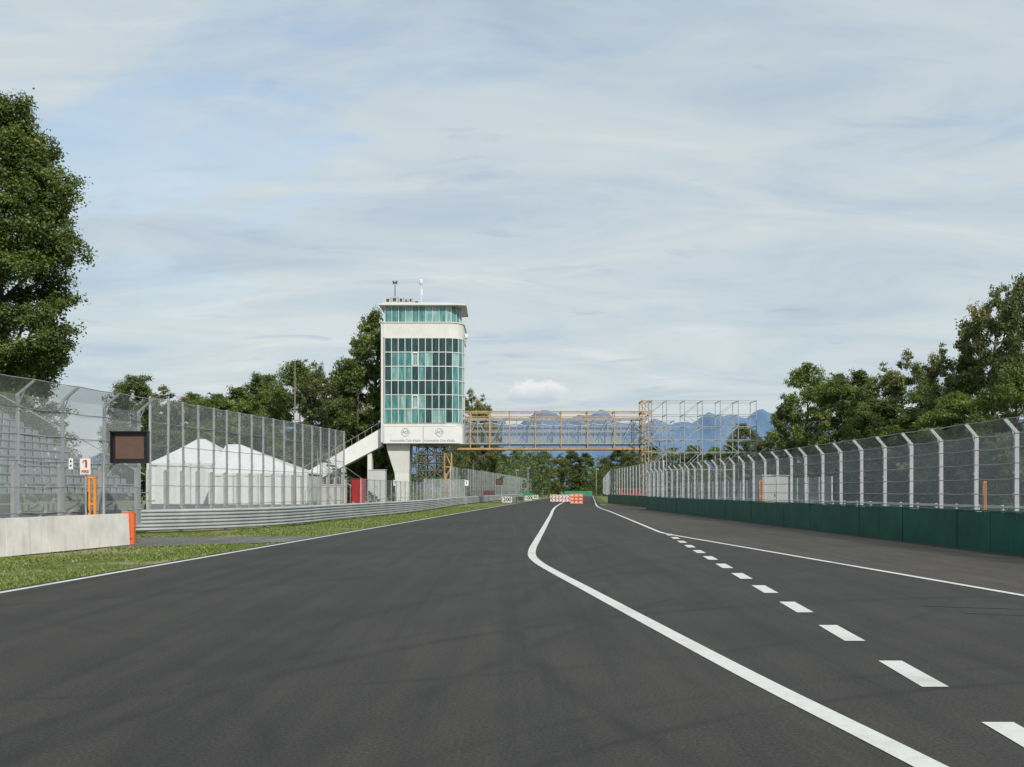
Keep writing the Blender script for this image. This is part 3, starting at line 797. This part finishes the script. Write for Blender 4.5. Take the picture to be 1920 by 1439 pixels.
scaffold('stair_scaffold',gx(1222,BY),gx(1264,BY),BY+.2,BY+3,0,[1.3,2.6,3.9,5.2,6.5,7.8,9.1,10.2],2,'galvanised scaffold stair tower beside footbridge','scaffolding',M_galvd,.075,deck=(2.6,5.2,7.8))
scaffold('scaffold_gantry',gx(1216,126),gx(1418,126),126,129.2,0,[2.,4.1,gz(848,126),gz(825,126),gz(800,126),gz(778,126),gz(752,126)],6,'large open galvanised scaffold gantry frame','scaffolding',M_galvd,.085,ny=1,skip=2)
scaffold('bridge_support',gx(834,BY),gx(847,BY),BY-.3,BY+2.4,0,[1.5,3,4.5,6.5],1,'ochre painted steel frame supporting footbridge end','support tower',M_tan,.16)
scaffold('stair_scaffold',gx(780,TY),gx(831,TY),TY+1,TY+4,0,[1,2,3,4,5,6,7],3,'dark brown steel scaffold stair beneath tower','scaffolding',M_brown,.11,deck=(2,4,6),mdeck=M_brown)
def grandstand(x0,z0,dx,dz,n,ya,yb,slope,label,dirx=-1,m=M_seat,name='grandstand'):
    org=(x0,(ya+yb)/2,0); root=thing(name,org,label,'grandstand'); f=B()
    X=lambda i,y:x0+dirx*dx*i+slope*(y-ya)
    for i in range(n):
        z=z0+dz*i; b=B()
        b.beam((X(i,ya),ya,z+.32),(X(i,yb),yb,z+.32),.28,.04)
        m_=int((yb-ya)/.5)
        for j in range(m_):
            y=ya+(yb-ya)*(j+.5)/m_; b.box((X(i,y)+dirx*.15,y,z+.44),(.04,.40,.2))
        b.obj('seat_row',m,root,org)
        b=B(); b.beam((X(i,ya)-dirx*.25,ya,z),(X(i,yb)-dirx*.25,yb,z),.3,.04); b.obj('footboard',M_galvd,root,org)
    ny=int((yb-ya)/2.4)
    for j in range(ny+1):
        y=ya+(yb-ya)*j/ny
        f.beam((X(0,y),y,z0-.1),(X(n,y),y,z0+dz*n-.1),.07)
        for i in range(0,n+1,2):
            z=z0+dz*i; f.beam((X(i,y),y,0),(X(i,y),y,z),.06)
            if i: f.beam((X(i-2,y),y,z0+dz*(i-2)),(X(i,y),y,max(0,z-1.2)),.045)
        zt=z0+dz*n; f.beam((X(n,y),y,0),(X(n,y),y,zt+1.0),.05)
    f.beam((X(n,ya),ya,z0+dz*n+1.0),(X(n,yb),yb,z0+dz*n+1.0),.045)
    f.beam((X(0,yb),yb,z0+1.0),(X(n,yb),yb,z0+dz*n+1.0),.04)
    f.obj('frame',M_galvd,root,org)
    return root
grandstand(-15.8,1.2,.56,.31,17,24,41,.1,'tubular steel grandstand with rows of metal bench seats')
grandstand(gx(1424,128),4.6,.75,.48,8,125,133,0,'small dark scaffold grandstand beside trees',1,M_dark)
grandstand(gx(700,118),.6,.6,.42,10,117,123,0,'dark metal spectator steps near tower base',-1,M_dark)

# ---------------------------------------------------------------- marquees
def marquee(u0,u1,Y,dep,vpk,veave,pk,label):
    x0,x1=gx(u0,Y),gx(u1,Y); ze,zp=gz(veave,Y),gz(vpk,Y); org=((x0+x1)/2,Y+dep/2,0)
    root=thing('marquee',org,label,'marquee','white marquees in paddock')
    ya,yb=Y,Y+dep; ym=(ya+yb)/2; b=B()
    p0=gx(pk[0],Y); p1=gx(pk[1],Y); n=7
    def row(t):
        k=t; z=ze+(zp-ze)*(t**1.1)
        return [(x0+(p0-x0)*k,ya+(ym-ya)*k,z),(x1+(p1-x1)*k,ya+(ym-ya)*k,z),(x1+(p1-x1)*k,yb+(ym-yb)*k,z),(x0+(p0-x0)*k,yb+(ym-yb)*k,z)]
    for i in range(n):
        a,c=row(i/n),row((i+1)/n)
        for j in range(4): b.quad([a[j],a[(j+1)%4],c[(j+1)%4],c[j]])
    b.quad([(x0,ya,ze-.3),(x1,ya,ze-.3),(x1,ya,ze),(x0,ya,ze)]); b.quad([(x1,ya,ze-.3),(x1,yb,ze-.3),(x1,yb,ze),(x1,ya,ze)]); b.quad([(x0,yb,ze-.3),(x0,ya,ze-.3),(x0,ya,ze),(x0,yb,ze)])
    b.obj('roof',M_tent,root,org)
    b=B(); nn=12
    for s,(xa,yy,xb_,yz) in enumerate(((x0,ya,x1,ya),(x1,ya,x1,yb),(x1,yb,x0,yb),(x0,yb,x0,ya))):
        for k in range(nn):
            t0,t1=k/nn,(k+1)/nn; w=.12*(k%2)
            b.quad([(xa+(xb_-xa)*t0,yy+(yz-yy)*t0+w,0),(xa+(xb_-xa)*t1,yy+(yz-yy)*t1+.12-w,0),(xa+(xb_-xa)*t1,yy+(yz-yy)*t1+.12-w,ze-.05),(xa+(xb_-xa)*t0,yy+(yz-yy)*t0+w,ze-.05)])
    b.obj('side_wall',M_tent,root,org)
    for k in range(5):
        b=B(); x=x0+(x1-x0)*k/4; b.beam((x,ya-.08,0),(x,ya-.08,ze),.09); b.obj('pole',M_galv,root,org)
marquee(276,440,126,12,819,869,(343,358),'white pointed canvas marquee behind track fence')
marquee(392,578,122,10,830,888,(402,430),'long white canvas marquee sloping down behind fence')

# ---------------------------------------------------------------- signs and furniture
Y=30.4; x0,x1=gx(211,Y),gx(279,Y); z0,z1=gz(869,Y),gz(811,Y); org=(x0-.35,Y+.3,0.)
r_=thing('light_panel',org,'black framed trackside light panel on curved steel arm','light panel')
xc,zc=(x0+x1)/2,(z0+z1)/2
b=B(); b.box((xc,Y,zc),(x1-x0,.12,z1-z0)); b.box((xc,Y-.09,z1+.01),(x1-x0+.05,.24,.03)); 
for sx in (-1,1): b.box((xc+sx*((x1-x0)/2),Y-.07,zc),(.035,.18,z1-z0))
b.obj('housing',M_black,r_,org)
b=B(); b.box((xc,Y-.07,zc),((x1-x0)*.78,.02,(z1-z0)*.72)); b.obj('screen',M_screen,r_,org)
b=B(); b.tube([(x0-.33,Y+.2,.0),(x0-.33,Y+.2,2.2),(x0-.31,Y+.2,2.6),(x0-.2,Y+.2,2.9),(x0,Y+.18,3.02),(xc,Y+.14,3.04)],.045,8); b.beam((xc,Y+.1,2.5),(xc,Y+.1,3.1),.1)
b.tube([(x0-.33,Y+.2,2.0),(x0-.05,Y+.15,2.35),(xc,Y+.12,2.5)],.03,6)
b.obj('bracket',M_galvd,r_,org)
Y=29.6; org=(gx(160,Y),Y,gz(890,Y))
r_=thing('fire_sign',org,'white sign with red extinguisher symbol reading FIRE','sign')
b=B(); b.box((gx(160,Y),Y,gz(875,Y)),(.29,.02,.44)); b.obj('board',M_whitep,r_,org)
b=B(); cx=gx(160,Y)
b.box((cx+.03,Y-.02,gz(871,Y)),(.05,.012,.17)); b.box((cx+.03,Y-.02,gz(864,Y)),(.028,.012,.05)); b.beam((cx+.03,Y-.02,gz(863,Y)),(cx-.05,Y-.02,gz(864.5,Y)),.022,.012); b.beam((cx-.05,Y-.02,gz(864.5,Y)),(cx-.06,Y-.02,gz(868,Y)),.022,.012)
b.obj('extinguisher_symbol',M_red,r_,org)
textmesh('lettering','FIRE',.115,M_red,r_,(0,-.014,.075),bold=.003)
b=B(); b.beam((cx,Y+.05,.9),(cx,Y+.05,gz(860,Y)),.04); b.obj('post',M_galvd,r_,org)
Y=29.4; org=(gx(133,Y),Y,gz(881,Y)); r_=thing('number_sign',org,'small white plate with black marks on fence','sign')
b=B(); b.box((gx(133,Y),Y,gz(870,Y)),(.12,.015,.30)); b.obj('board',M_whitep,r_,org)
for dz in (.07,-.05):
    b=B(); b.box((gx(133,Y),Y-.013,gz(870,Y)+dz),(.04,.01,.05)); b.obj('mark',M_text,r_,org)
def amber(u,v0,Y,label,sp=.08):
    org=(gx(u,Y),Y,0); r_=thing('hydrant_stand',org,label,'stand','amber painted stands'); x=gx(u,Y); zt=gz(v0,Y)
    b=B()
    for s in (-sp,sp): b.box((x+s,Y,zt/2),(sp*.8,.07,zt))
    b.box((x,Y,zt+.02),(sp*3,.1,.05)); b.box((x,Y,zt*.62),(sp*1.3,.05,.05)); b.obj('frame',M_yorange,r_,org)
    b=B(); b.tube([(x-sp*1.5,Y-.05,zt*.8),(x-sp*1.8,Y-.06,zt*.6),(x-sp*1.2,Y-.05,zt*.5)],sp*.3,6); b.obj('hose',M_black,r_,org)
amber(173,897,30.7,'amber painted twin-post stand behind concrete barrier')
amber(1427,903,58,'amber painted stand behind pit wall fence')
amber(1846,906,30.2,'amber painted stand behind pit wall fence',.03)
for (u,w,Y,t,vt,vb) in ((951,18,128,'200',932,942.5),(973.5,15,140,'150',931.5,940.5),(990.5,13,158,'100',930,938.5),(1004,10.5,185,'50',928.5,936)):
    x=gx(u,Y); ww=w*Y/F; z0,z1=gz(vb,Y),gz(vt,Y); org=(x,Y,0); r_=thing('distance_board',org,'white trackside braking distance board reading '+t,'sign','braking distance boards')
    b=B(); b.box((x,Y,(z0+z1)/2),(ww,.06,z1-z0)); b.obj('board',M_whitep,r_,org)
    for s in (-.35,.35):
        b=B(); b.beam((x+s*ww,Y+.1,0),(x+s*ww,Y+.1,z1-.05),.05); b.obj('leg',M_galvd,r_,org)
    textmesh('lettering',t,(z1-z0)*1.0,M_text,r_,(0,-.035,(z0+z1)/2),bold=.02)
Yc=150
for i in range(2):
    for j in range(6):
        x=gx(1035+j*6.4,Yc); z0=.02+i*.5
        org=(x,Yc,z0); r_=thing('chevron_block',org,'red and white chevron barrier block','barrier','chevron barrier blocks')
        b=B(); b.box((x,Yc,z0+.22),(.46,.5,.44)); b.box((x,Yc,z0+.46),(.34,.3,.03)); b.obj('body',M_whitep,r_,org)
        b=B()
        for s in (1,-1):
            y=Yc-.256; zz=z0+.22
            b.quad([(x-.17,y,zz+s*.21),(x-.03,y,zz+s*.21),(x+.16,y,zz),(x+.02,y,zz)])
        b.obj('chevron',M_red,r_,org)
Yo=128
for i in range(3):
    for j in range(3):
        x=gx(1073+j*8,Yo); z0=.02+i*.40
        org=(x,Yo,z0); r_=thing('water_barrier',org,'orange plastic barrier block with white stripe','barrier','orange barrier blocks')
        b=B(); b.hexa([(x-.24,Yo-.25,z0),(x+.24,Yo-.25,z0),(x+.24,Yo+.25,z0),(x-.24,Yo+.25,z0),(x-.21,Yo-.15,z0+.37),(x+.21,Yo-.15,z0+.37),(x+.21,Yo+.15,z0+.37),(x-.21,Yo+.15,z0+.37)]); b.obj('body',M_orange,r_,org)
        b=B(); b.box((x-.06,Yo-.235,z0+.19),(.16,.03,.13)); b.obj('reflector',M_whitep,r_,org)
M_greenb=mat('bright_green_cover',(.02,.20,.10),.6)
wall_blocks('tyre_wall',[(gx(1058,290),290),(gx(1110,290),291)],1.4,1.,1.2,M_greenb,'bright green covered tyre wall at end of straight','barrier',.05)
wall_blocks('tyre_wall',[(gx(964,230),228),(gx(996,230),232)],1.05,1.,1.2,M_greenb,'low bright green covered barrier beside track','barrier',.05)
wall_blocks('far_wall',[(gx(880,150),150),(gx(926,170),170)],1.6,.3,3,mat('rusty_brown_wall',(.16,.06,.045),.8),'low reddish brown wall behind far fence','wall')
Y=150; x=gx(936,Y); org=(x,Y,0); r_=thing('light_panel',org,'small black trackside light panel on post','light panel')
b=B(); b.box((x,Y,gz(904,Y)),(.95,.12,.8)); b.obj('housing',M_black,r_,org)
b=B(); b.box((x,Y-.07,gz(904,Y)),(.75,.02,.6)); b.obj('screen',M_screen,r_,org)
b=B(); b.tube([(x+.3,Y+.12,0),(x+.3,Y+.12,gz(900,Y))],.05,6); b.obj('post',M_galv,r_,org)
Y=86; x=gx(553,Y); org=(x,Y,0); zt=gz(679,Y); r_=thing('utility_pole',org,'tall thin grey pole with small floodlights and equipment box','pole')
b=B(); b.tube([(x,Y,0),(x,Y,zt*.5),(x,Y,zt)],[.12,.09,.06],8); b.obj('pole',mat('aged_wood_pole',(.16,.14,.12),.85,var=.25),r_,org)
b=B(); b.beam((x-.3,Y,zt-.3),(x+.4,Y,zt-.3),.05)
b.obj('crossarm',M_dark,r_,org)
for s in (-.25,.32): b=B(); b.box((x+s,Y-.12,zt-.12),(.2,.18,.18),.2); b.box((x+s,Y-.02,zt-.25),(.05,.05,.12)); b.obj('floodlight',M_dark,r_,org)
b=B(); zq=gz(782,Y); b.box((x+.2,Y-.2,zq),(.36,.3,.55)); b.box((x+.15,Y-.2,zq-.36),(.5,.2,.16)); b.obj('equipment_box',M_concp,r_,org)
for (u,v,Y) in ((968,882,210),(990,878,240),(1118,880,230)):
    x=gx(u,Y);z=gz(v,Y); b=B(); b.tube([(x,Y,0),(x,Y,z)],[.1,.07],6); b.box((x+.2,Y,z),(.7,.3,.2)); tag(b.obj('lamp_post',M_galvd,org=(x,Y,0)),'slim grey lamp post beside far straight','lamp post','far lamp posts')
def cabinet(name,u0,u1,vt,Y,dep,m,label,cat,base=0.):
    x0,x1=gx(u0,Y),gx(u1,Y); z=gz(vt,Y); org=((x0+x1)/2,Y+dep/2,0); r_=thing(name,org,label,cat)
    b=B(); b.box(((x0+x1)/2,Y+dep/2,z/2+base/2),(x1-x0,dep,z-base)); b.box(((x0+x1)/2,Y+dep/2,z+.04),(x1-x0+.12,dep+.12,.07)); b.obj('body',m,r_,org)
    w=(x1-x0)
    for q in (.28,.72): b=B(); b.box((x0+w*q,Y-.02,z*.5),(w*.38,.03,z*.78)); b.obj('door',m,r_,org)
    b=B(); b.box((x0+w*.47,Y-.05,z*.52),(.05,.04,.18)); b.obj('handle',M_dark,r_,org); return r_
cabinet('fire_cabinet',659,683,899,112,1.2,mat('dark_red_paint',(.28,.012,.012),.5),'tall red equipment cabinet beside stairway','cabinet')
cabinet('utility_cabinet',603,638,910,90,1.,M_concp,'grey beige utility cabinet behind guardrail','cabinet')
cabinet('site_cabin',1430,1478,893,66,2.6,M_ramp,'pale portable cabin behind pit wall fence','cabin')
cabinet('kiosk',690,722,882,121,1.6,M_ramp,'small grey kiosk below the control tower stairs','kiosk')
for u in (741,875):
    Y=118; x=gx(u,Y); z=gz(906,Y); org=(x,Y,0); r_=thing('fire_sign',org,'small white fire point sign on post','sign')
    b=B(); b.box((x,Y,z),(.42,.04,.62)); b.obj('board',M_whitep,r_,org)
    b=B(); b.box((x,Y-.03,z+.05),(.08,.02,.28)); b.obj('extinguisher_symbol',M_red,r_,org)
    b=B(); b.beam((x,Y+.05,0),(x,Y+.05,z),.05); b.obj('post',M_galvd,r_,org)
Y=150; x=gx(1187,Y); org=(x,Y,0); r_=thing('parked_van',org,'small red van parked behind mesh fence','van')
b=B(); 
prof=[(-1.9,.35),(1.9,.35),(1.9,1.2),(1.3,1.85),(-1.8,1.9),(-1.9,1.2)]
for yy in (Y,Y+1.7): b.v+=[(x+p[0],yy,p[1]) for p in prof]
b.f.append(tuple(range(6)));b.f.append(tuple(reversed(range(6,12))));b.m+=[0,0];b.uv+=[[(0,0)]*6]*2
for k in range(6): b.f.append((k,6+k,6+(k+1)%6,(k+1)%6)); b.m.append(0); b.uv.append([(0,0)]*4)
b.obj('body',M_red,r_,org)
for dx_,w_ in ((-.8,1.6),(.75,.9)): b=B(); b.box((x+dx_,Y-.01,1.5),(w_,.02,.45)); b.obj('window',G_dark,r_,org)
for sx in (-1.2,1.2):
    b=B(); b.tube([(x+sx,Y-.03,.34),(x+sx,Y+.2,.34)],.34,14); b.obj('wheel',M_black,r_,org)
def railfence(P,label):
    org=(P[0][0],P[0][1],0); r_=thing('railing',org,label,'railing'); b=B()
    a=Vector(P[0]);e=Vector(P[1]);n=int((e-a).length/2)
    for k in range(n+1):
        c=B(); p=a+(e-a)*k/n; c.beam((p.x,p.y,0),(p.x,p.y,1.05),.09); c.obj('post',M_conc,r_,org)
    for z in (.5,.98): b=B(); b.beam((a.x,a.y,z),(e.x,e.y,z),.06,.09); b.obj('rail',M_conc,r_,org)
railfence([(18.5,34),(17.5,90)],'low cream railing along paddock road')
b=B(); b.quad([(13.9,10,-.012),(22,10,-.012),(24,110,-.012),(13.9,110,-.012)]); struct(b.obj('paddock_road',M_path))
b=B(); b.quad([(-40,60,-.012),(-15.5,60,-.012),(-12,128,-.012),(-40,128,-.012)]); struct(b.obj('paddock_ground',M_path))

# ---------------------------------------------------------------- camera, light, sky
cam=bpy.data.cameras.new('camera'); co=bpy.data.objects.new('camera',cam); COL.objects.link(co)
co.location=(0,0,H); co.rotation_euler=(math.radians(90),0,0)
cam.sensor_fit='HORIZONTAL'; cam.sensor_width=36; cam.lens=36*F/1920; cam.shift_y=(HZ-719.5)/1920; cam.clip_end=30000; cam.clip_start=.1
S.camera=co
el=math.radians(39); sdir=Vector((.42,-.91,0)).normalized()*math.cos(el)+Vector((0,0,math.sin(el)))
sl=bpy.data.lights.new('sun','SUN'); sl.energy=4.0; sl.angle=math.radians(.6); sl.color=(1,.94,.84)
so=bpy.data.objects.new('sun',sl); COL.objects.link(so); so.rotation_euler=sdir.to_track_quat('Z','Y').to_euler()
W=bpy.data.worlds.new('World'); S.world=W; W.use_nodes=True; nt=W.node_tree; nt.nodes.clear()
out=N(nt,'ShaderNodeOutputWorld'); bg=N(nt,'ShaderNodeBackground'); bg.inputs[1].default_value=.1
sky=N(nt,'ShaderNodeTexSky'); sky.sky_type='NISHITA'; sky.sun_disc=False; sky.sun_elevation=el; sky.sun_rotation=math.atan2(sdir.x,sdir.y); sky.air_density=1.2; sky.dust_density=1.; 
tc=N(nt,'ShaderNodeTexCoord').outputs['Generated']
sep=N(nt,'ShaderNodeSeparateXYZ'); nt.links.new(tc,sep.inputs[0])
zz=math_(nt,'ADD',math_(nt,'MAXIMUM',sep.outputs[2],0.),.16)
px_=math_(nt,'DIVIDE',sep.outputs[0],zz); py_=math_(nt,'DIVIDE',sep.outputs[1],zz)
cmb=N(nt,'ShaderNodeCombineXYZ'); nt.links.new(px_,cmb.inputs[0]); nt.links.new(py_,cmb.inputs[1])
P0=cmb.outputs[0]
n1=noise(nt,mapping(nt,P0,(.8,1.2,1),(0,0,.35),(3.1,1.2,0)),1.1,7,.55,.7)
n2=noise(nt,mapping(nt,P0,(1.,1.9,1),(0,0,.25),(7,2,0)),3.2,8,.6,.6)
f=math_(nt,'ADD',math_(nt,'MULTIPLY',n1,.66),math_(nt,'MULTIPLY',n2,.34))
west=math_(nt,'MULTIPLY',math_(nt,'MULTIPLY_ADD',sep.outputs[0],-1.,-.05,clamp=True),.36)
east=math_(nt,'MULTIPLY',math_(nt,'MULTIPLY_ADD',sep.outputs[0],1.,-.28,clamp=True),.45)
f=math_(nt,'SUBTRACT',math_(nt,'SUBTRACT',f,west),east)
cover=math_(nt,'MAXIMUM',math_(nt,'MULTIPLY_ADD',f,5.,-1.05,clamp=True),.38)
hz=math_(nt,'SUBTRACT',1.42,math_(nt,'MULTIPLY',sep.outputs[2],2.9),clamp=True)
cover=math_(nt,'MAXIMUM',math_(nt,'MULTIPLY',cover,.95),math_(nt,'MULTIPLY',hz,.93))
shade=noise(nt,mapping(nt,P0,(.8,1.6,1),(0,0,.15),(1,9,0)),1.5,8,.58,.8)
ccol=ramp(nt,shade,[(.30,(.46,.55,.65)),(.46,(.56,.645,.70)),(.57,(.62,.69,.72)),(.74,(.74,.78,.79))])
wn=noise(nt,mapping(nt,P0,(1.2,2.6,1),(0,0,-.1),(4,5,0)),2.6,6,.55,.5)
ccol=mixc(nt,math_(nt,'MULTIPLY',math_(nt,'MULTIPLY_ADD',wn,9.,-5.5,clamp=True),.6),ccol,(.42,.51,.63))
ccol=mixc(nt,1.,ccol,(10.,10.,10.),'MULTIPLY')
skyc=mixc(nt,1.,sky.outputs[0],(1.75,1.68,1.6),'MULTIPLY')
col=mixc(nt,cover,skyc,ccol)
az=math_(nt,'DIVIDE',sep.outputs[0],math_(nt,'MAXIMUM',sep.outputs[1],.01)); ev=math_(nt,'DIVIDE',sep.outputs[2],math_(nt,'MAXIMUM',sep.outputs[1],.01))
dx=math_(nt,'DIVIDE',math_(nt,'SUBTRACT',az,.026),.030); dyy=math_(nt,'SUBTRACT',ev,.0865)
dy=math_(nt,'MAXIMUM',math_(nt,'DIVIDE',dyy,.0165),math_(nt,'DIVIDE',dyy,-.0045))
nn=noise(nt,mapping(nt,tc,(1,1,1.3)),42,5,.6)
dd=math_(nt,'SQRT',math_(nt,'ADD',math_(nt,'MULTIPLY',dx,dx),math_(nt,'MULTIPLY',dy,dy)))
dd=math_(nt,'ADD',dd,math_(nt,'MULTIPLY_ADD',nn,2.4,-1.2))
cm=math_(nt,'MULTIPLY_ADD',dd,-3.,3.2,clamp=True)
cum=mixc(nt,math_(nt,'ADD',math_(nt,'MULTIPLY_ADD',dyy,80,.2),math_(nt,'MULTIPLY_ADD',nn,1.6,-.8),clamp=True),(5.4,6.2,7.0),(8.6,8.7,8.7))
front=math_(nt,'GREATER_THAN',sep.outputs[1],.1)
col=mixc(nt,math_(nt,'MULTIPLY',math_(nt,'MULTIPLY',cm,.92),front),col,cum)
nt.links.new(col,bg.inputs[0]); nt.links.new(bg.outputs[0],out.inputs[0])
S.view_settings.view_transform='Standard'; S.view_settings.look='None'; S.view_settings.exposure=0; S.view_settings.gamma=1
